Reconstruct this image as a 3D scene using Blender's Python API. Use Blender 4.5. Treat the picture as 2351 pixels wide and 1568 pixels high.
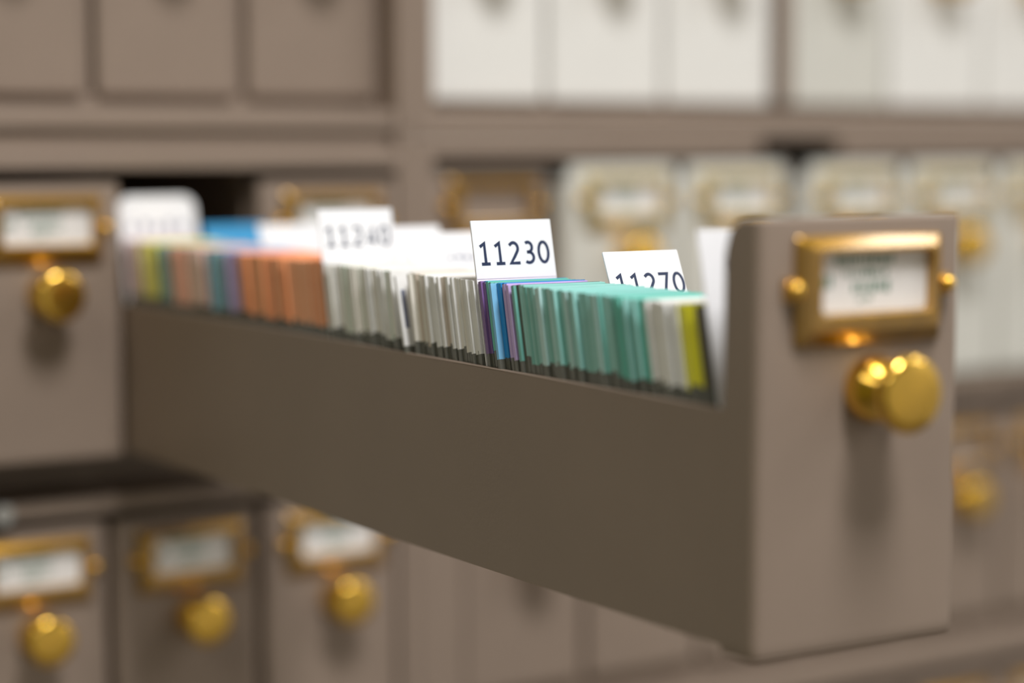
import bpy, bmesh, math, random
from mathutils import Vector, Matrix

for o in list(bpy.data.objects):
    bpy.data.objects.remove(o, do_unlink=True)
S = bpy.context.scene
C = S.collection
MM = 0.001
Z0 = 1.38            # height of the open drawer's underside above the floor
random.seed(7)

# ------------------------------------------------------------------ camera
F_PX = 4879.889
YAW, PITCH, ROLL = -0.5703, 0.0885, -0.0026
fwd = Vector((-math.sin(YAW)*math.cos(PITCH), math.cos(YAW)*math.cos(PITCH), -math.sin(PITCH)))
r0 = Vector((math.cos(YAW), math.sin(YAW), 0)); u0 = r0.cross(fwd)
rgt = r0*math.cos(ROLL) + u0*math.sin(ROLL); upv = rgt.cross(fwd)
cd = bpy.data.cameras.new('camera'); cam = bpy.data.objects.new('camera', cd); C.objects.link(cam)
cam.matrix_world = Matrix(((rgt.x, upv.x, -fwd.x, -289.7635*MM), (rgt.y, upv.y, -fwd.y, -707.2839*MM),
                           (rgt.z, upv.z, -fwd.z, 105.2118*MM + Z0), (0, 0, 0, 1)))
cd.sensor_fit = 'HORIZONTAL'; cd.sensor_width = 36; cd.lens = F_PX*36/2351
cd.clip_start = 0.01; cd.clip_end = 50
cd.dof.use_dof = True; cd.dof.focus_distance = 0.551; cd.dof.aperture_fstop = 3.7
S.camera = cam

# ------------------------------------------------------------------ light
w = bpy.data.worlds.new('world'); S.world = w; w.use_nodes = True
w.node_tree.nodes['Background'].inputs[0].default_value = (0.9, 0.86, 0.78, 1)
w.node_tree.nodes['Background'].inputs[1].default_value = 0.05
def area(name, loc, rot, sx, sy, power, col=(1, 0.99, 0.98)):
    l = bpy.data.lights.new(name, 'AREA'); l.shape = 'RECTANGLE'; l.size = sx; l.size_y = sy
    l.energy = power; l.color = col
    o = bpy.data.objects.new(name, l); C.objects.link(o); o.location = loc; o.rotation_euler = rot
    return o
area('ceiling_lamp', (0.0, -0.90, 2.585), (0, 0, 0), 0.28, 0.52, 26)      # a row of ceiling troffers across the aisle
area('ceiling_lamp', (-1.25, -0.95, 2.585), (0, 0, 0), 0.30, 1.10, 8.8, (1, 0.98, 0.85))
area('ceiling_lamp', (1.20, -0.95, 2.585), (0, 0, 0), 0.30, 1.10, 9)
area('ceiling_lamp', (2.30, -1.70, 2.585), (0, 0, 0), 0.30, 1.10, 15)  # added fill lamp: brightens the far right walls that the knob face mirrors
S.view_settings.view_transform = 'Standard'; S.view_settings.look = 'None'
S.view_settings.exposure = -0.30; S.view_settings.gamma = 1.0
S.view_settings.use_curve_mapping = False

# ------------------------------------------------------------------ materials
def lin(c):
    return tuple(((v/255)/12.92 if v/255 <= 0.04045 else ((v/255+0.055)/1.055)**2.4) for v in c) + (1,)
def mat(name, rgb, rough=0.5, metal=0.0, noise=0.0, nscale=40, bump=0.0, bscale=600, spec=0.5):
    m = bpy.data.materials.new(name); m.use_nodes = True
    nt = m.node_tree; b = nt.nodes['Principled BSDF']
    col = lin(rgb); b.inputs['Base Color'].default_value = col
    b.inputs['Roughness'].default_value = rough; b.inputs['Metallic'].default_value = metal
    b.inputs['Specular IOR Level'].default_value = spec
    tc = nt.nodes.new('ShaderNodeTexCoord')
    if noise:
        n = nt.nodes.new('ShaderNodeTexNoise'); n.inputs['Scale'].default_value = nscale; n.inputs['Detail'].default_value = 6
        nt.links.new(tc.outputs['Object'], n.inputs['Vector'])
        r = nt.nodes.new('ShaderNodeValToRGB')
        r.color_ramp.elements[0].position = 0.3; r.color_ramp.elements[1].position = 0.7
        r.color_ramp.elements[0].color = tuple(v*(1-noise) for v in col[:3]) + (1,)
        r.color_ramp.elements[1].color = tuple(min(1, v*(1+noise)) for v in col[:3]) + (1,)
        nt.links.new(n.outputs['Fac'], r.inputs[0]); nt.links.new(r.outputs[0], b.inputs['Base Color'])
    if bump:
        n2 = nt.nodes.new('ShaderNodeTexNoise'); n2.inputs['Scale'].default_value = bscale; n2.inputs['Detail'].default_value = 3
        nt.links.new(tc.outputs['Object'], n2.inputs['Vector'])
        bp = nt.nodes.new('ShaderNodeBump'); bp.inputs['Strength'].default_value = bump; bp.inputs['Distance'].default_value = 0.0004
        nt.links.new(n2.outputs['Fac'], bp.inputs['Height']); nt.links.new(bp.outputs[0], b.inputs['Normal'])
    return m
TAUPE = mat('taupe_enamel', (146, 129, 116), 0.42, noise=0.03, nscale=25, bump=0.10, bscale=900, spec=0.35)
# sparse pale chips in the enamel
nt = TAUPE.node_tree
tcn = nt.nodes.new('ShaderNodeTexCoord'); vo = nt.nodes.new('ShaderNodeTexVoronoi'); vo.inputs['Scale'].default_value = 55
nt.links.new(tcn.outputs['Object'], vo.inputs['Vector'])
lt = nt.nodes.new('ShaderNodeMath'); lt.operation = 'LESS_THAN'; lt.inputs[1].default_value = 0.012
nt.links.new(vo.outputs['Distance'], lt.inputs[0])
mx = nt.nodes.new('ShaderNodeMixRGB'); mx.inputs[2].default_value = (0.75, 0.72, 0.66, 1)
bs = nt.nodes['Principled BSDF']; src = bs.inputs['Base Color'].links[0].from_socket
nt.links.new(lt.outputs[0], mx.inputs[0]); nt.links.new(src, mx.inputs[1]); nt.links.new(mx.outputs[0], bs.inputs['Base Color'])
WHITE = mat('white_enamel', (238, 236, 232), 0.4, noise=0.02, nscale=20, bump=0.06)
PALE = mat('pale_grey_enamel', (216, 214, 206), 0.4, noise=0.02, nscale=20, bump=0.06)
BRASS = mat('polished_brass', (244, 194, 66), 0.2, 1.0, noise=0.10, nscale=220)
BRASS_D = mat('aged_brass', (180, 132, 6), 0.32, 1.0, noise=0.18, nscale=160, bump=0.15, bscale=700)
PBRASS = mat('dull_pale_brass', (206, 188, 138), 0.45, 1.0, noise=0.12, nscale=160, bump=0.15, bscale=700)
for _m, _w, _r in ((BRASS, 0.9, 0.06), (BRASS_D, 1.0, 0.16), (PBRASS, 0.3, 0.3)):       # lacquer over the brass
    _b = _m.node_tree.nodes['Principled BSDF']; _b.inputs['Coat Weight'].default_value = _w; _b.inputs['Coat Roughness'].default_value = _r; _b.inputs['Coat IOR'].default_value = 1.65 if _m is BRASS else 2.0
STEEL = mat('chrome', (205, 205, 205), 0.2, 1.0, noise=0.04)
PAPER = mat('white_card', (243, 243, 247), 0.6, noise=0.01, nscale=300)
PAPER_W = mat('label_paper', (238, 234, 232), 0.6, noise=0.02, nscale=300)
NAVY = mat('navy_ink', (24, 42, 78), 0.5, noise=0.05, nscale=400)
GREYINK = mat('grey_ink', (120, 126, 150), 0.6, noise=0.1, nscale=400)
GREEN = mat('green_ink', (84, 128, 108), 0.6, noise=0.1, nscale=400)
BLUECARD = mat('blue_card', (36, 148, 205), 0.5, noise=0.04, nscale=200)
FLOOR = mat('floor_vinyl', (120, 112, 100), 0.5, noise=0.06, nscale=6)
CEIL = mat('ceiling_tile', (225, 222, 214), 0.8, noise=0.03, nscale=30)
WALL = mat('room_paint', (226, 224, 218), 0.7, noise=0.03, nscale=5)
OLIVE = mat('olive_paint', (150, 146, 78), 0.7, noise=0.03, nscale=5)
GLASS = mat('slide_glass', (150, 150, 140), 0.12)
g = GLASS.node_tree.nodes['Principled BSDF']; g.inputs['Transmission Weight'].default_value = 0.55; g.inputs['IOR'].default_value = 1.5
def frosted(name, rgb, tr=0.04):
    m = bpy.data.materials.new(name); m.use_nodes = True; n = m.node_tree
    b = n.nodes['Principled BSDF']; out = n.nodes['Material Output']
    tc = n.nodes.new('ShaderNodeTexCoord'); no = n.nodes.new('ShaderNodeTexNoise'); no.inputs['Scale'].default_value = 120
    n.links.new(tc.outputs['Object'], no.inputs['Vector'])
    rp = n.nodes.new('ShaderNodeValToRGB'); c = lin(rgb)
    rp.color_ramp.elements[0].color = tuple(v*0.86 for v in c[:3]) + (1,); rp.color_ramp.elements[1].color = tuple(min(1, v*1.1) for v in c[:3]) + (1,)
    n.links.new(no.outputs['Fac'], rp.inputs[0]); n.links.new(rp.outputs[0], b.inputs['Base Color'])
    b.inputs['Roughness'].default_value = 0.38
    t = n.nodes.new('ShaderNodeBsdfTranslucent'); n.links.new(rp.outputs[0], t.inputs['Color'])
    mix = n.nodes.new('ShaderNodeMixShader'); mix.inputs[0].default_value = tr
    n.links.new(b.outputs[0], mix.inputs[1]); n.links.new(t.outputs[0], mix.inputs[2]); n.links.new(mix.outputs[0], out.inputs['Surface'])
    return m

# ------------------------------------------------------------------ helpers (millimetres in, metres out)
def mesh_from(bm, name, m, smooth=False):
    me = bpy.data.meshes.new(name); bmesh.ops.recalc_face_normals(bm, faces=bm.faces[:])
    bm.to_mesh(me); bm.free(); me.materials.append(m)
    if smooth:
        for f in me.polygons: f.use_smooth = True
    return me
def add_box(bm, x0, x1, y0, y1, z0, z1, bev=0.0):
    r = bmesh.ops.create_cube(bm, size=1.0)
    for v in r['verts']:
        v.co = Vector(((x0+x1)/2 + v.co.x*(x1-x0), (y0+y1)/2 + v.co.y*(y1-y0), (z0+z1)/2 + v.co.z*(z1-z0)))*MM
    if bev:
        ed = list({e for v in r['verts'] for e in v.link_edges})
        bmesh.ops.bevel(bm, geom=ed, offset=bev*MM, segments=2, profile=0.5, affect='EDGES')
def box_mesh(name, m, *a, bev=0.0):
    bm = bmesh.new(); add_box(bm, *a, bev=bev); return mesh_from(bm, name, m)
def obj(name, me, parent=None, loc=None, rot=None):
    o = bpy.data.objects.new(name, me); C.objects.link(o)
    if parent is not None: o.parent = parent
    if loc is not None: o.location = Vector(loc)*MM
    if rot is not None: o.rotation_euler = rot
    return o
def tag(o, label, cat, group=None):
    o['label'] = label; o['category'] = cat
    if group: o['group'] = group
    return o
def empty(name, loc=(0, 0, 0)):
    o = bpy.data.objects.new(name, None); C.objects.link(o); o.empty_display_size = 0.01
    o.location = Vector((loc[0]*MM, loc[1]*MM, loc[2]*MM + Z0)); return o
def struct(name, me):
    o = obj(name, me); o['kind'] = 'structure'; return o

# ------------------------------------------------------------------ room
struct('floor', box_mesh('floor', FLOOR, -2600, 3000, -2500, 700, -60, 0))
struct('ceiling', box_mesh('ceiling', CEIL, -2600, 3000, -2500, 700, 2600, 2660))
struct('wall_back', box_mesh('wall_back', WALL, -2600, 3000, 640, 700, 0, 2600))
struct('wall_front', box_mesh('wall_front', WALL, -2600, 3000, -2500, -2440, 0, 2600))
struct('wall_left', box_mesh('wall_left', OLIVE, -2600, -2540, -2440, 640, 0, 2600))
struct('wall_right', box_mesh('wall_right', WALL, 2940, 3000, -2440, 640, 0, 2600))

# ------------------------------------------------------------------ cabinet carcasses
def carcass(label, boxes, extra=None):
    """boxes: (part name, x0,x1,y0,y1,z0,z1) in mm"""
    xs = [b[1] for b in boxes] + [b[2] for b in boxes]; zs = min(b[5] for b in boxes)
    cx = (min(xs)+max(xs))/2; root = empty('slide_cabinet', (cx, 200, zs))
    tag(root, label, 'cabinet', 'stacked slide cabinet units')
    for n, x0, x1, y0, y1, z0, z1 in boxes:
        obj(n, box_mesh(n, TAUPE, x0-cx, x1-cx, y0-200, y1-200, z0-zs, z1-zs, bev=0.8), root)
    return root, cx, zs
YB = 440
def posts(xs, z0, z1, y=22, t=3.4): return [('divider', x-t/2, x+t/2, y, YB-6, z0, z1) for x in xs]
CUL = carcass('taupe metal cabinet unit with a row of taupe drawers, at top left',
    [('side_panel', -70, -62, 14, YB, 114, 232), ('side_panel', 120.2, 128, 14, YB, 114, 232),
     ('bottom_panel', -62, 120.2, 28, YB, 121, 127), ('bottom_lip', -62, 120.2, 15, 28, 114, 121.5),
     ('top_panel', -62, 120.2, 14, YB, 226, 232), ('back_panel', -62, 120.2, YB-6, YB, 127, 226)] + posts((-0.7, 59.7, 118.4), 127, 226, 28.5))
CML = root_ml, mcx, mz = carcass('taupe metal cabinet unit from which the long slide drawer is pulled out',
    [('side_panel', -70, -62, 14, YB, -24, 113.8), ('side_panel', 120.2, 128, 14, YB, -24, 113.8),
     ('top_panel', -62, 120.2, 18, YB, 106, 113.8), ('top_lip', -62, 120.2, 13, 18, 99.5, 106.5),
     ('bottom_panel', -62, 120.2, 40, YB, -18, -3.5), ('bottom_lip', -62, 120.2, 12, YB, -24, -18),
     ('back_panel', -62, 120.2, YB-6, YB, -3.5, 106)] + posts((-1.2, 60.2), -3.5, 106, 24, 1.2))
CLL = carcass('taupe metal cabinet unit at bottom left, under the pulled-out drawer',
    [('side_panel', -70, -62, 14, YB, -136, -24.2), ('side_panel', 120.2, 128, 14, YB, -136, -24.2),
     ('base_panel', -70, 128, 30, YB, -Z0*1000, -136), ('bottom_panel', -62, 120.2, 16, YB, -136, -127), ('back_panel', -62, 120.2, YB-6, YB, -127, -24.2)] + posts((-0.7, 59.7), -127, -24.2, 24))
bm = bmesh.new()
bmesh.ops.create_cone(bm, cap_ends=True, segments=28, radius1=4.4*MM, radius2=3.6*MM, depth=3*MM)
obj('lock_button', mesh_from(bm, 'lock_button', STEEL), root_ml, (-42-mcx, 10.6-200, -20.8-mz), (math.pi/2, 0, 0))

UX = [138.6+60*i for i in range(3)] + [326+60*i for i in range(3)]
CUR = carcass('taupe metal cabinet unit holding the bright white drawers at top right',
    [('side_panel', 128.2, 137, 14, YB, 111.3, 232), ('side_panel', 506, 514, 14, YB, 111.3, 232),
     ('divider', 317.5, 324.5, 20, YB-6, 127, 226), ('bottom_panel', 137, 506, 28, YB, 118, 126),
     ('bottom_rail', 137, 506, 16, 28, 111.3, 122), ('top_panel', 137, 506, 14, YB, 226, 232), ('back_panel', 137, 506, YB-6, YB, 126, 226)]
    + posts([UX[i]+58.7 for i in (0, 1, 3, 4)], 126, 226, 34, 1.4))
CMR = carcass('taupe metal cabinet unit holding pale grey drawers with brass frames, right of the pulled-out drawer',
    [('side_panel', 128.2, 137, 14, YB, -12, 111), ('side_panel', 506, 514, 14, YB, -12, 111),
     ('top_rail', 137, 303, 15, 50, 103, 111), ('top_rail', 348, 506, 15, 50, 103, 111), ('top_panel', 137, 506, 50, YB, 109, 111),
     ('divider', 317.5, 324.5, 24, YB-6, 2, 102.6), ('bottom_rail', 137, 506, 17, 40, -11, 2), ('bottom_panel', 137, 506, 40, YB, -4, 2),
     ('back_panel', 137, 506, YB-6, YB, 2, 104)] + posts([UX[i]+58.7 for i in (0, 1, 3, 4)], 2, 102, 30, 1.4))
LX = [150.8+60.5*i for i in range(6)]
CLR = carcass('taupe metal cabinet unit at bottom right, behind the front end of the pulled-out drawer',
    [('side_panel', 128.2, 149.5, 14, YB, -254, -12.2), ('side_panel', 514, 522, 14, YB, -254, -12.2),
     ('shelf_rail', 149.5, 514, 20, 60, -124, -116), ('shelf_lip', 149.5, 514, 13, YB, -138, -124),
     ('base_panel', 128.2, 522, 30, YB, -Z0*1000, -254), ('bottom_panel', 149.5, 514, 16, YB, -254, -244), ('back_panel', 149.5, 514, YB-6, YB, -244, -12.2)]
    + posts([x+59.3 for x in LX[:5]], -116, -12.2, 22, 2.2) + posts([x+59.3 for x in LX[:5]], -244, -138, 22, 2.2))

# ------------------------------------------------------------------ drawer parts
def front_mesh(name, W, H, ret, m, r_back=7.0, r_corner=2.0, top_round=0.0):
    """folded sheet: front face at y=0 with side returns running back, rounded upper rear corners"""
    path = []
    n = 7
    for i in range(n+1): path.append((0.0, ret - (ret-r_corner)*i/n))
    for i in range(1, 5):
        a = math.pi/2*i/5; path.append((r_corner-r_corner*math.cos(a), r_corner-r_corner*math.sin(a)))
    k = 12
    for i in range(k+1): path.append((r_corner+(W-2*r_corner)*i/k, 0.0))
    for i in range(1, 5):
        a = math.pi/2*i/5; path.append((W-r_corner+r_corner*math.sin(a), r_corner-r_corner*math.cos(a)))
    for i in range(n+1): path.append((W, r_corner+(ret-r_corner)*i/n))
    def top(x, y):
        t = H
        d = y-(ret-r_back)
        if d > 0: t = H - r_back + math.sqrt(max(0, r_back**2-d*d))
        if top_round:
            e = top_round-min(x, W-x)
            if e > 0: t = min(t, H-top_round+math.sqrt(max(0, top_round**2-e*e)))
        return t
    bm = bmesh.new(); cols = []
    for x, y in path:
        t = top(x, y)
        zs = [-1.8, -1.7, -1.3, -0.6, 1.5, 48, t-2.0, t-0.4, t]
        ins = [1.0, 0.65, 0.25, 0.0, 0, 0, 0, 0.15, 0.55]
        col = []
        for z, q in zip(zs, ins):
            ix, iy = min(max(x, r_corner), W-r_corner)-x, max(y, r_corner)-y      # straight inwards, round the bends too
            d = math.hypot(ix, iy) or 1.0
            xx, yy = x+ix/d*q, y+iy/d*q
            col.append(bm.verts.new((xx*MM, yy*MM, z*MM)))
        cols.append(col)
    for a, b in zip(cols, cols[1:]):
        for i in range(8): bm.faces.new((a[i], b[i], b[i+1], a[i+1]))
    # sheet thickness
    bmesh.ops.recalc_face_normals(bm, faces=bm.faces[:])
    fc = [f for f in bm.faces if abs(f.calc_center_median().y) < 1e-4]
    if fc and fc[0].normal.y > 0: bmesh.ops.reverse_faces(bm, faces=bm.faces[:])
    bmesh.ops.solidify(bm, geom=bm.faces[:], thickness=0.9*MM)
    add_box(bm, 0.9, W-0.9, 0.5, ret-r_back*0.7, H-1.0-(0.0), H-0.15)     # turned-in top edge
    add_box(bm, 1.7, W-1.7, 1.6, ret, -1.75, -0.9)           # turned-in bottom edge
    me = mesh_from(bm, name, m, True)
    me.set_sharp_from_angle(angle=math.radians(35))
    return me
def lathe(name, prof, m, seg=40):
    bm = bmesh.new(); rings = []
    for r, h in prof:
        rings.append([bm.verts.new((r*math.cos(2*math.pi*i/seg)*MM, -h*MM, r*math.sin(2*math.pi*i/seg)*MM)) for i in range(seg)])
    for a, b in zip(rings, rings[1:]):
        for i in range(seg): bm.faces.new((a[i], a[(i+1) % seg], b[(i+1) % seg], b[i]))
    bm.faces.new(rings[-1]); bm.faces.new(rings[0])
    me = mesh_from(bm, name, m, True); me.set_sharp_from_angle(angle=math.radians(50)); return me
KNOB = lathe('knob', [(7.3, 0), (7.55, 0.8), (7.6, 2.4), (7.25, 4.2), (6.3, 5.8), (5.2, 7.0), (4.7, 7.9), (4.8, 8.6), (5.5, 9.4), (6.7, 10.2), (7.8, 11.0),
                      (8.5, 11.9), (8.8, 12.9), (8.75, 13.7), (8.45, 14.4), (7.9, 14.9), (7.1, 15.25), (5.5, 15.5), (3.0, 15.65), (0.3, 15.7)], BRASS)
PIN = lathe('pin', [(1.9, 0), (1.9, 1.0), (1.8, 1.8), (1.4, 2.5), (0.8, 2.85), (0.2, 2.95)], BRASS, 20)
def holder_mesh():
    """brass label frame 42.5 x 24, window 32.5 x 12.7, origin at lower left corner"""
    bm = bmesh.new()
    W, H = 42.5, 24.0
    wx0, wx1, wz0, wz1 = 6.2, 38.4, 7.2, 20.4
    def ring(x0, x1, z0, z1, y, r):
        pts = []
        for cx, cz, a0 in ((x1-r, z0+r, -90), (x1-r, z1-r, 0), (x0+r, z1-r, 90), (x0+r, z0+r, 180)):
            for i in range(5):
                a = math.radians(a0+90*i/4); pts.append(bm.verts.new(((cx+r*math.cos(a))*MM, -y*MM, (cz+r*math.sin(a))*MM)))
        return pts
    rs = [ring(0, W, 0, H, 0, 1.0), ring(0, W, 0, H, 0.9, 1.0), ring(0.5, W-0.5, 0.6, H-0.5, 1.5, 1.0),
          ring(3.0, W-2.2, 3.2, H-2.5, 3.1, 1.0), ring(wx0-0.8, wx1+0.7, wz0-0.9, wz1+0.3, 3.2, 1.6),
          ring(wx0-0.2, wx1+0.2, wz0-0.3, wz1+0.1, 2.9, 1.4), ring(wx0, wx1, wz0, wz1, 0.6, 1.4)]
    for a, b in zip(rs, rs[1:]):
        for i in range(20): bm.faces.new((a[i], a[(i+1) % 20], b[(i+1) % 20], b[i]))
    # ears that carry the pins
    for s in (0, 1):
        add_box(bm, -3.2 if s == 0 else W-0.4, 0.4 if s == 0 else W+3.0, -1.0, 0, 9.8, 15.0, bev=0.4)
    me = mesh_from(bm, 'label_holder', BRASS_D, True); me.set_sharp_from_angle(angle=math.radians(25)); return me
HOLDER = holder_mesh()
HOLDER_P = HOLDER.copy(); HOLDER_P.materials[0] = PBRASS
LABEL = box_mesh('label_card', PAPER_W, 4.6, 40.0, -0.55, -0.1, 5.8, 21.8)
def print_mesh(seed, name='label_print'):
    rnd = random.Random(seed); bm = bmesh.new()
    for row, (za, zb, xa, xb) in enumerate(((17.2, 20.0, 11.5, 28), (14.6, 16.6, 14, 27), (11.2, 14.0, 16.5, 27), (12.4, 15.6, 6.6, 10.2), (9.2, 10.8, 18, 22))):
        x = xa
        while x < xb:
            wd = rnd.uniform(0.5, 1.3)
            add_box(bm, x, x+wd, -0.60, -0.56, za+rnd.uniform(0, 0.5), zb-rnd.uniform(0, 0.7)); x += wd+rnd.uniform(0.3, 0.8)
    return mesh_from(bm, name, GREEN)
PRINTS = [print_mesh(s) for s in range(4)]

FRONTS, TRAYS = {}, {}
TL, LIP = 372.0, 52.4
def tray_meshes(W, m, L=TL):
    key = (W, m.name)
    if key in TRAYS: return TRAYS[key]
    out = []
    for s in (0, 1):
        bm = bmesh.new()
        x0, x1 = (0.05, 0.95) if s == 0 else (W-0.95, W-0.05)
        add_box(bm, x0, x1, 11.5, L, 0, LIP)
        add_box(bm, x0 if s == 0 else W-1.75, 1.75 if s == 0 else x1, 11.5, L, LIP-0.05, LIP+0.45, bev=0.2)      # folded hem
        out.append(('side_panel', mesh_from(bm, 'side_panel', m)))
    out.append(('floor_panel', box_mesh('floor_panel', m, 0.95, W-0.95, 1.0, L, 0.2, 1.2)))
    out.append(('back_panel', box_mesh('back_panel', m, 0.95, W-0.95, L-1, L, 1.2, LIP)))
    TRAYS[key] = out; return out
def drawer(cab, loc, label, W=57.6, H=95.0, m=None, seed=0, lab=True, top_round=0.0, matrix=None):
    """one drawer of a cabinet unit: its folded front is the part, the rest are sub-parts"""
    m = m or TAUPE; root, cx, zs = cab
    key = (W, H, m.name, top_round)
    if key not in FRONTS: FRONTS[key] = front_mesh('drawer', W, H, 11.8, m, top_round=top_round)
    d = obj('drawer', FRONTS[key], root); d['label'] = label
    if matrix is not None: d.matrix_basis = Matrix.Translation(-root.location) @ matrix
    else: d.location = Vector((loc[0]-cx, loc[1]-200, loc[2]-zs))*MM
    for n, me in tray_meshes(W, m): obj(n, me, d)
    if matrix is not None:
        obj('lane_divider', box_mesh('lane_divider', m, 27.6, 28.2, 1.2, TL-1.2, 1.2, 48), d)
    u = (W-59)/2; hx, hz = 9.4+u, 67.0+(H-95)
    obj('label_holder', HOLDER_P if m is PALE else HOLDER, d, (hx, 0, hz))['label'] = 'brass label frame'
    for x in (-0.9, 43.5): obj('pin', PIN, d, (hx+x, -0.9, hz+12.6))
    if lab:
        obj('label_card', LABEL, d, (hx, 0, hz)); obj('label_print', PRINTS[seed % 4], d, (hx, 0, hz))
    obj('knob', KNOB, d, (31.6+u, 0, 56.8 + (H-95)))['label'] = 'turned brass knob'
    return d

# ------------------------------------------------------------------ the pulled-out drawer
SAG, DYAW = 0.0112, -0.0019
MD = Matrix.Translation((0, 0, Z0)) @ Matrix.Rotation(DYAW, 4, 'Z') @ Matrix.Rotation(SAG, 4, 'X')
LOUT = 353.5
drawer(CML, (0, 0, 0), 'long taupe metal slide drawer pulled far out, full of coloured slides', W=59.0,
       matrix=MD @ Matrix.Translation((0, -LOUT*MM, 0)), seed=0)

# ------------------------------------------------------------------ closed drawers
drawer(CML, (-60.2, -2, 0), 'taupe drawer with brass knob standing slightly out, left of the pulled-out drawer', W=59, seed=1)
drawer(CML, (61.0, 14, 0), 'closed taupe drawer just right of the black opening, behind the number cards', W=58.4, seed=2)
for i, (x, t) in enumerate(((-59.6, 'leftmost taupe drawer of the bottom left row, lit, with brass knob'),
                            (0.9, 'shaded taupe drawer of the bottom left row, directly below the pulled-out drawer'),
                            (61.4, 'third taupe drawer of the bottom left row, label half hidden by the pulled-out drawer'))):
    drawer(CLL, (x, 14, -123), t, W=57.2, seed=i+1)
for i, (x, t) in enumerate(((-58.0, 'leftmost taupe drawer of the top left row, above the drawer with the large knob'),
                            (2.2, 'middle taupe drawer of the top left row, above the black opening'),
                            (62.2, 'third taupe drawer of the top left row, beside the cabinet upright'))):
    drawer(CUL, (x, 25, 128), t, W=55.0, seed=i)
for i, t in enumerate(('first bright white drawer of the top right row, beside the taupe upright', 'second bright white drawer of the top right row',
                       'third bright white drawer of the top right row, left of the taupe post', 'slightly greyer fourth drawer of the top right row, right of the taupe post',
                       'fifth white drawer of the top right row', 'white drawer at the right end of the top right row')):
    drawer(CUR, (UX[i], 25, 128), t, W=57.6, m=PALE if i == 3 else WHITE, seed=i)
drawer(CMR, (UX[0]-0.6, 21, 4), 'taupe drawer with a broad brass frame and no label, behind the 11230 card', W=57.6, lab=False)
for i, t in enumerate(('first pale grey drawer with brass frame and round knob, above the 11270 card', 'second pale grey drawer with brass frame, left of the pulled-out drawer front',
                       'third pale grey drawer with brass frame, seen just above the pulled-out drawer front', 'fourth pale grey drawer with brass frame, above the right side of the pulled-out front',
                       'pale grey drawer at the right edge, right of the pulled-out front'), 1):
    drawer(CMR, (UX[i], 13, 4.0), t, W=57.6, H=96.5, m=PALE, seed=i, top_round=7.0)
for i, t in enumerate(('first taupe drawer of the bottom right row, beside the upright, below the long drawer side', 'second taupe drawer of the bottom right row, under the long drawer side',
                       'third taupe drawer of the bottom right row, under the front end of the long drawer', 'fourth taupe drawer of the bottom right row, mostly behind the pulled-out front',
                       'fifth taupe drawer of the bottom right row, its knob right of the pulled-out front', 'taupe drawer at the right edge of the bottom right row')):
    drawer(CLR, (LX[i], 15, -113.5), t, W=57.8, seed=i+2, lab=i < 3)
for i, t in ((0, 'taupe drawer below the bottom right rail, beside the upright'), (1, 'second taupe drawer below the bottom right rail'),
             (2, 'third taupe drawer below the bottom right rail'), (3, 'taupe drawer just below the bottom right rail, under the pulled-out front'), (4, 'taupe drawer below the bottom right rail, second from the right edge'),
             (5, 'taupe drawer below the bottom right rail, in the bottom right corner')):
    drawer(CLR, (LX[i], 15, -240), t, W=57.8, seed=i)

# ------------------------------------------------------------------ number cards
def stroke(pts, t):
    """flat ribbon along a polyline -> list of left/right points"""
    P = [Vector(q) for q in pts]; out = []
    for i, q in enumerate(P):
        a = (P[i]-P[i-1]).normalized() if i > 0 else None
        b = (P[i+1]-P[i]).normalized() if i < len(P)-1 else None
        d = (a or b) if (a is None or b is None) else (a+b).normalized()
        k = 1.0
        if a is not None and b is not None: k = min(1.8, 1/max(0.3, d.dot(a)))
        nrm = Vector((-d.y, d.x))*(t/2*k)
        out.append((q+nrm, q-nrm))
    return out
def arc(cx, cy, rx, ry, a0, a1, n=16):
    return [(cx+rx*math.cos(math.radians(a0+(a1-a0)*i/n)), cy+ry*math.sin(math.radians(a0+(a1-a0)*i/n))) for i in range(n+1)]
# digits in a cell 0.62 wide, 1 high, as pen strokes
DIG = {
 '0': [arc(0.31, 0.5, 0.245, 0.445, 90, 450, 32)],
 '1': [[(0.08, 0.80), (0.31, 0.945), (0.31, 0.05)], [(0.09, 0.05), (0.53, 0.05)]],
 '2': [[(0.07, 0.83)] + arc(0.28, 0.70, 0.215, 0.245, 122, -28, 14) + [(0.30, 0.33), (0.09, 0.05), (0.56, 0.05)]],
 '3': [arc(0.28, 0.735, 0.20, 0.215, 128, -75, 14) + [(0.20, 0.515)], [(0.20, 0.515), (0.30, 0.515)] + arc(0.28, 0.285, 0.245, 0.235, 72, -132, 16)],
 '4': [[(0.44, 0.0), (0.44, 0.93), (0.05, 0.27), (0.58, 0.27)]],
 '7': [[(0.06, 0.94), (0.53, 0.94), (0.22, 0.0)]],
}
def number_mesh(txt, h, adv, m, t=0.137):
    """print lies in the card plane (x right, z up), on its -y face; origin at left end of the baseline"""
    bm = bmesh.new()
    for i, ch in enumerate(txt):
        for pl in DIG[ch]:
            rib = stroke(pl, t)
            vs = [[bm.verts.new(((i*adv + q.x*h)*MM, 0, q.y*h*MM)) for q in pr] for pr in rib]
            for a, b in zip(vs, vs[1:]):
                try: bm.faces.new((a[0], b[0], b[1], a[1]))
                except ValueError: pass
    bmesh.ops.recalc_face_normals(bm, faces=bm.faces[:])
    ext = bmesh.ops.extrude_face_region(bm, geom=bm.faces[:])
    for v in ext['geom']:
        if isinstance(v, bmesh.types.BMVert): v.co.y -= 0.04*MM
    return mesh_from(bm, 'printed_number', m)
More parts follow.
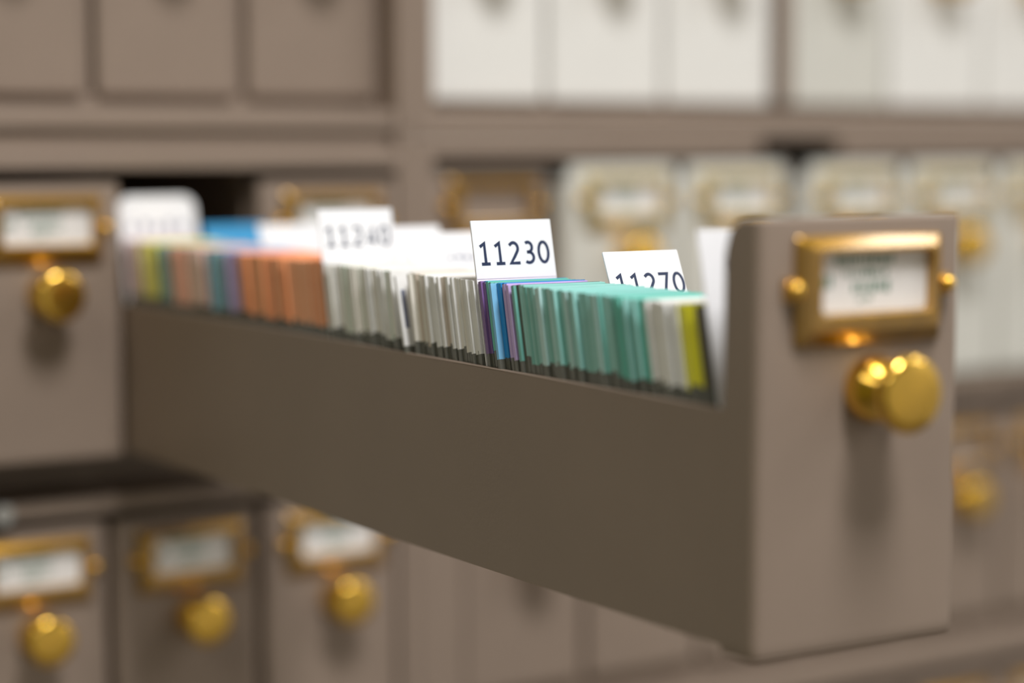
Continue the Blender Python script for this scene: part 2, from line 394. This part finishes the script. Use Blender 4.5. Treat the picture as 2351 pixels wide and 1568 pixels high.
def smudge_mesh(seed, n, wd, h):
    rnd = random.Random(seed); bm = bmesh.new()
    for i in range(n):
        x = i*wd
        add_box(bm, x+wd*0.2, x+wd*rnd.uniform(0.6, 0.8), -0.04, 0, rnd.uniform(0, h*0.3), h*rnd.uniform(0.7, 1))
    return mesh_from(bm, 'printed_mark', GREYINK)
def card_mesh(name, W, H, t, m, r=0.3, rb=0.1):
    bm = bmesh.new(); pts = []
    for cx, cz, a0, rr in ((W-r, H-r, 0, r), (r, H-r, 90, r), (rb, rb, 180, rb), (W-rb, rb, 270, rb)):
        for i in range(6):
            a = math.radians(a0+90*i/5); pts.append(((cx+rr*math.cos(a)), (cz+rr*math.sin(a))))
    f = bm.faces.new([bm.verts.new((x*MM, -t/2*MM, z*MM)) for x, z in pts])
    e = bmesh.ops.extrude_face_region(bm, geom=[f])
    for v in e['geom']:
        if isinstance(v, bmesh.types.BMVert): v.co.y += t*MM
    return mesh_from(bm, name, m)
def lean_matrix(x, y_base, z_base, lean, roll=0.0, yaw=0.0):
    """drawer coordinates in mm: foot at (x, y_base, z_base), top leaning back towards the cabinet"""
    return MD @ Matrix.Translation((x*MM, y_base*MM, z_base*MM)) @ Matrix.Rotation(yaw, 4, 'Z') @ Matrix.Rotation(-lean, 4, 'X') @ Matrix.Rotation(roll, 4, 'Y')
FZ = 1.25
def card(name, label, x, y_top, z_top, lean_deg, W=25.0, m=None, r=0.3, txt=None, smudge=None, roll=0.0, t=0.35, txt_x=1.4, base=11.6, cat='card', sticker=True):
    lean = math.radians(lean_deg)
    H = (z_top-FZ)/math.cos(lean); yb = y_top - math.tan(lean)*(z_top-FZ)
    o = obj(name, card_mesh(name, W, H, t, m or PAPER, r)); o.matrix_world = lean_matrix(x, yb, FZ+0.1, lean, roll)
    tag(o, label, cat, 'number divider cards in the pulled-out drawer')
    fy = -t/2
    if sticker and txt:
        obj('label_sticker', box_mesh('label_sticker', PAPER, 0.05, W-0.05, -0.12, 0, 0, 15.4), o, (0, fy, H-15.5)); fy -= 0.12
    if txt:
        pr = obj('printed_number', number_mesh(txt, 6.1, 4.58, NAVY), o, (txt_x, fy-0.01, H-base)); pr['label'] = 'navy printed number '+txt
    if smudge:
        sx, sz, n, wd, hh = smudge
        obj('printed_mark', smudge_mesh(int(sx*10+sz), n, wd, hh), o, (sx, fy-0.01, H-sz))
    return o
card('number_card', 'white number card reading 11230, sharp, amid the slides', 2.0, -231.7, 90.0, 12.8, txt='11230', txt_x=1.5, base=11.9)
card('number_card', 'white number card reading 11270, tilted, partly sunk behind the green slides', 29.2, -253.2, 82.1, 24.0, W=24.2, txt='11270', txt_x=1.9, base=12.4)
card('number_card', 'blurred white number card reading 11240, right of the orange slides', 2.0, -145.0, 90.2, 12.6, txt='11240', txt_x=1.6, base=11.4)
card('number_card', 'round-cornered white card farthest back, in front of the black opening', 0.6, 6.2, 90.0, 12.5, W=29.5, r=4.5, smudge=(3.0, 13.5, 5, 4.6, 4.5))
card('number_card', 'blurred white card with faint print just right of the 11240 card', 29.2, -127.3, 83.7, 23.6, smudge=(12.0, 15.0, 4, 3.0, 6.5))
card('number_card', 'lower blurred white card with faint dots, just left of the 11230 card', 29.2, -150.5, 82.7, 25.0, smudge=(12.0, 9.5, 4, 3.0, 2.2))
card('number_card', 'white card at the front end of the drawer, half hidden by the front panel', 2.2, -328.4, 91.5, 13.0, smudge=(6.0, 12.0, 4, 3.5, 5.0))
card('number_card', 'white card farther back, between the blue card and the 11240 card', 29.2, -48.6, 81.4, 26.5, W=25)
card('divider_card', 'bright blue divider card right of the round-cornered white card', 29.2, -3.0, 79.6, 29.5, m=BLUECARD)

# ------------------------------------------------------------------ microscope slides
SL_W, SL_H, SL_T, FR = 25.0, 75.0, 1.0, 19.0
GL_ME = box_mesh('microscope_slide', GLASS, 0, SL_W, -SL_T/2, SL_T/2, 0, SL_H-0.1)
FR_ME = {}
def end_mesh(m, d):
    """painted end of a slide; d mm longer or shorter than usual, its top flush with the glass edge"""
    k = (m.name, d)
    if k not in FR_ME: FR_ME[k] = box_mesh('frosted_end', m, -0.04, SL_W+0.04, -SL_T/2-0.04, SL_T/2+0.04, d, FR)
    return FR_ME[k]
def fr(n, rgb, tr=0.04): return frosted('frosted_'+n, rgb, tr)
M = {
 'mauve': fr('mauve', (206, 160, 154)), 'pale_mauve': fr('pale_mauve', (228, 208, 206)),
 'yellow': fr('yellow', (248, 240, 100)), 'pale_yellow': fr('pale_yellow', (242, 236, 180)),
 'slate': fr('slate', (150, 186, 184)), 'salmon': fr('salmon', (242, 186, 160)), 'peach': fr('peach', (244, 216, 204)), 'red': fr('red', (214, 136, 136)),
 'blue': fr('blue', (112, 178, 222)), 'violet': fr('violet', (182, 166, 206)),
 'orange': fr('orange', (255, 172, 122)), 'orange_d': fr('dark_orange', (255, 158, 108)), 'orange_l': fr('light_orange', (255, 184, 142)),
 'clear': fr('clear', (252, 244, 236), 0.08), 'clear_d': fr('smoky', (226, 212, 198), 0.08), 'clear_l': fr('pale_clear', (250, 248, 244), 0.08),
 'white': fr('white', (246, 246, 246)), 'greenish': fr('greenish', (230, 246, 236), 0.08),
 'purple': fr('purple', (140, 108, 170)), 'deepblue': fr('deep_blue', (40, 150, 220)), 'skyblue': fr('sky_blue', (140, 206, 250)), 'lilac': fr('lilac', (208, 184, 238)),
 'teal': fr('teal', (160, 216, 211)), 'teal_d': fr('dark_teal', (122, 190, 180)), 'teal_l': fr('light_teal', (196, 232, 232)), 'seagreen': fr('sea_green', (112, 204, 188)),
 'yel2': fr('strong_yellow', (255, 244, 56)), 'charcoal': fr('charcoal', (96, 90, 78), 0.1),
}
# (y of the top edge from, to, list of material keys with weights, label, group)
RUNS = [
 (13.0, 7.6, ['mauve'], 'slide with mauve end at the very back, left of the round-cornered card', 'mauve slides'),
 (5.0, -8.6, ['pale_mauve', 'mauve'], 'pale mauve-ended slide just before the round-cornered white card', 'pale mauve slides'),
 (-9.6, -18.0, ['pale_yellow', 'yellow'], 'pale yellow-ended slide below the round-cornered white card', 'pale yellow slides'),
 (-18.4, -25.5, ['yellow'], 'yellow-ended slide next to the slate-green ones at the back', 'yellow slides at the back'),
 (-26.6, -38.4, ['slate'], 'slate-green-ended slide between yellow and salmon slides', 'slate slides'),
 (-39.6, -51.0, ['salmon', 'salmon', 'peach'], 'salmon-ended slide right of the slate-green ones', 'salmon slides'),
 (-52.0, -64.0, ['peach'], 'pale peach-ended slide between salmon and blue slides', 'peach slides'),
 (-65.2, -67.0, ['red'], 'dark red-ended slide left of the blue ones', 'red slides'),
 (-68.2, -79.0, ['blue', 'blue', 'slate'], 'blurred blue-ended slide left of the orange run', 'blue slides at the back'),
 (-80.2, -89.0, ['violet'], 'violet-ended slide directly left of the orange run', 'violet slides'),
 (-90.4, -147.2, ['orange', 'orange', 'orange_d', 'orange_l'], 'orange-ended slide in the long orange run left of the 11240 card', 'orange slides'),
 (-150.2, -176.4, ['clear', 'white', 'greenish', 'clear', 'clear_l'], 'grey or clear-ended slide in the blurred run below the 11240 card', 'clear slides below 11240'),
 (-177.4, -191.0, ['greenish', 'white', 'clear', 'clear_l'], 'pale greenish or white-ended slide just left of the protruding printed white slide', 'greenish slides'),
 (-199.8, -234.0, ['clear', 'clear_d', 'clear', 'white', 'clear_l', 'clear'], 'clear brownish-grey slide in the run left of the 11230 card', 'clear slides left of 11230'),
 (-236.6, -239.0, ['purple'], 'dark purple-ended slide directly before the 11230 card', 'purple slides'),
 (-239.2, -241.4, ['deepblue', 'seagreen'], 'thin deep blue or sea-green-ended slide below the 11230 card', 'blue and sea-green slides'),
 (-241.6, -244.0, ['teal_d', 'seagreen'], 'dark green-ended slide before the sky-blue one', 'dark green slides'),
 (-244.2, -245.2, ['skyblue'], 'sky-blue-ended slide standing a little out below the 11230 card', 'sky-blue slides'),
 (-245.4, -248.0, ['deepblue'], 'deep blue-ended slide right beside the sky-blue one', 'deep blue slides'),
 (-248.2, -250.0, ['purple', 'lilac'], 'purple-ended slide before the lilac one', 'purple slides'),
 (-250.2, -252.4, ['lilac'], 'lilac-ended slide left of the green run', 'lilac slides'),
 (-252.6, -255.4, ['charcoal', 'teal_d'], 'dark-ended slide between lilac and green slides', 'dark slides'),
 (-256.0, -296.4, ['teal', 'teal_d', 'teal', 'teal', 'teal_d', 'teal_l', 'teal'], 'teal-green-ended slide in the long green run right of the lilac one', 'teal slides'),
 (-297.4, -309.6, ['seagreen', 'teal', 'seagreen'], 'strong sea-green slide at the front end of the green run', 'sea-green slides'),
 (-310.6, -321.4, ['white', 'clear', 'white'], 'whitish-ended slide between the green run and the yellow slides', 'whitish slides at the front'),
 (-322.6, -328.6, ['yel2'], 'bright yellow-ended slide near the drawer front', 'yellow slides at the front'),
 (-329.8, -330.9, ['charcoal'], 'charcoal-ended slide between the bright yellow slides and the front card', 'charcoal slides at the front'),
]
LEAN = math.radians(13.0)
ADJ = {'mauve': 'mauve', 'pale_mauve': 'pale mauve', 'yellow': 'yellow', 'pale_yellow': 'pale yellow', 'slate': 'slate-green', 'salmon': 'salmon', 'peach': 'peach', 'blue': 'blue',
       'orange': 'orange', 'orange_d': 'dark orange', 'orange_l': 'light orange', 'clear': 'clear grey', 'clear_d': 'smoky grey', 'clear_l': 'pale clear', 'white': 'white', 'greenish': 'greenish white',
       'purple': 'dark purple', 'lilac': 'lilac', 'deepblue': 'deep blue', 'seagreen': 'sea-green', 'teal': 'teal', 'teal_d': 'dark teal', 'teal_l': 'light teal', 'charcoal': 'charcoal'}
PLACE = {'pale mauve slides': 'just in front of the round-cornered white card', 'pale yellow slides': 'in the pale yellow run below the round-cornered card',
         'salmon slides': 'in the salmon run right of the slate-green ones', 'blue slides at the back': 'in the blurred blue run left of the orange run',
         'orange slides': 'in the long orange run left of the 11240 card', 'clear slides below 11240': 'in the blurred run below the 11240 card',
         'greenish slides': 'just left of the protruding printed white slide', 'clear slides left of 11230': 'in the run just left of the 11230 card',
         'blue and sea-green slides': 'next to the dark purple slide, below the 11230 card', 'dark green slides': 'just left of the sky-blue one',
         'purple slides': 'between the deep blue and lilac slides', 'dark slides': 'between the lilac slide and the green run',
         'teal slides': 'in the long green run right of the lilac one', 'sea-green slides': 'at the front end of the green run',
         'whitish slides at the front': 'between the green run and the bright yellow slides'}
rs = random.Random(3)
count = 0
def slide(x, y_top, lean, m, label, group, dz=0.0):
    global count
    yb = y_top - (SL_H-1)*math.sin(lean)
    o = obj('microscope_slide', GL_ME); o.matrix_world = lean_matrix(x, yb, FZ+SL_T/2*math.sin(lean)+dz, lean)
    tag(o, label, 'slide', group or None)
    obj('frosted_end', end_mesh(m, rs.choice((-0.7, -0.3, 0, 0.3, 0.9))), o, (0, 0, SL_H-FR)); count += 1
    return o
for y0, y1, keys, label, group in RUNS:
    y = y0; i = 0
    while y >= y1 - 1e-6:
        k = keys[i % len(keys)] if len(keys) < 4 else rs.choice(keys)
        x = 2.1 + rs.uniform(-0.1, 0.12)
        if rs.random() < (0.06 if 'orange' in k else 0.2): x -= rs.uniform(0.5, 1.1)
        if k in ('white', 'skyblue', 'lilac', 'teal_l'): x = 1.55 + rs.uniform(-0.3, 0.1)
        elif rs.random() < 0.15: x += rs.uniform(0.2, 0.6)
        if k == 'skyblue': x = 0.5
        lb, gp = (label, group) if len(set(keys)) == 1 else (ADJ[k]+'-ended slide '+PLACE[group], group+', '+ADJ[k])
        slide(x, y, LEAN, M[k], lb, gp, dz=rs.choice((0, 0, 0.15, 0.3)))
        y -= rs.uniform(1.12, 1.22); i += 1
o = slide(0.1, -195.4, math.radians(16.0), M['white'], 'white-ended slide with printed edge, jutting out left of the clear grey slides', None)
obj('printed_mark', smudge_mesh(5, 1, 2.4, 15), o, (0.5, -SL_T/2-0.06, SL_H-18))
# second lane, low-leaning slides that the tilted cards rest on
for yt, lean_deg, n, lab in ((-249.0, 24.2, 7, 'slide leaning behind the tilted 11270 card in the far lane'),
                             (-44.0, 26.7, 5, 'slide leaning behind the white card in the far lane, near the blue card'),
                             (2.0, 29.7, 5, 'slide leaning behind the blue card in the far lane')):
    a = math.radians(lean_deg)
    for k in range(n):
        zt = FZ + SL_H*math.cos(a)
        # foot line follows the card in front of it
        slide(29.6 + rs.uniform(0, 0.6), yt - (90-SL_H)*math.sin(a)*0.75 + 0.6 + k*1.35, a, M[rs.choice(['clear', 'white', 'clear_d'])], lab, lab)
print('slides', count)
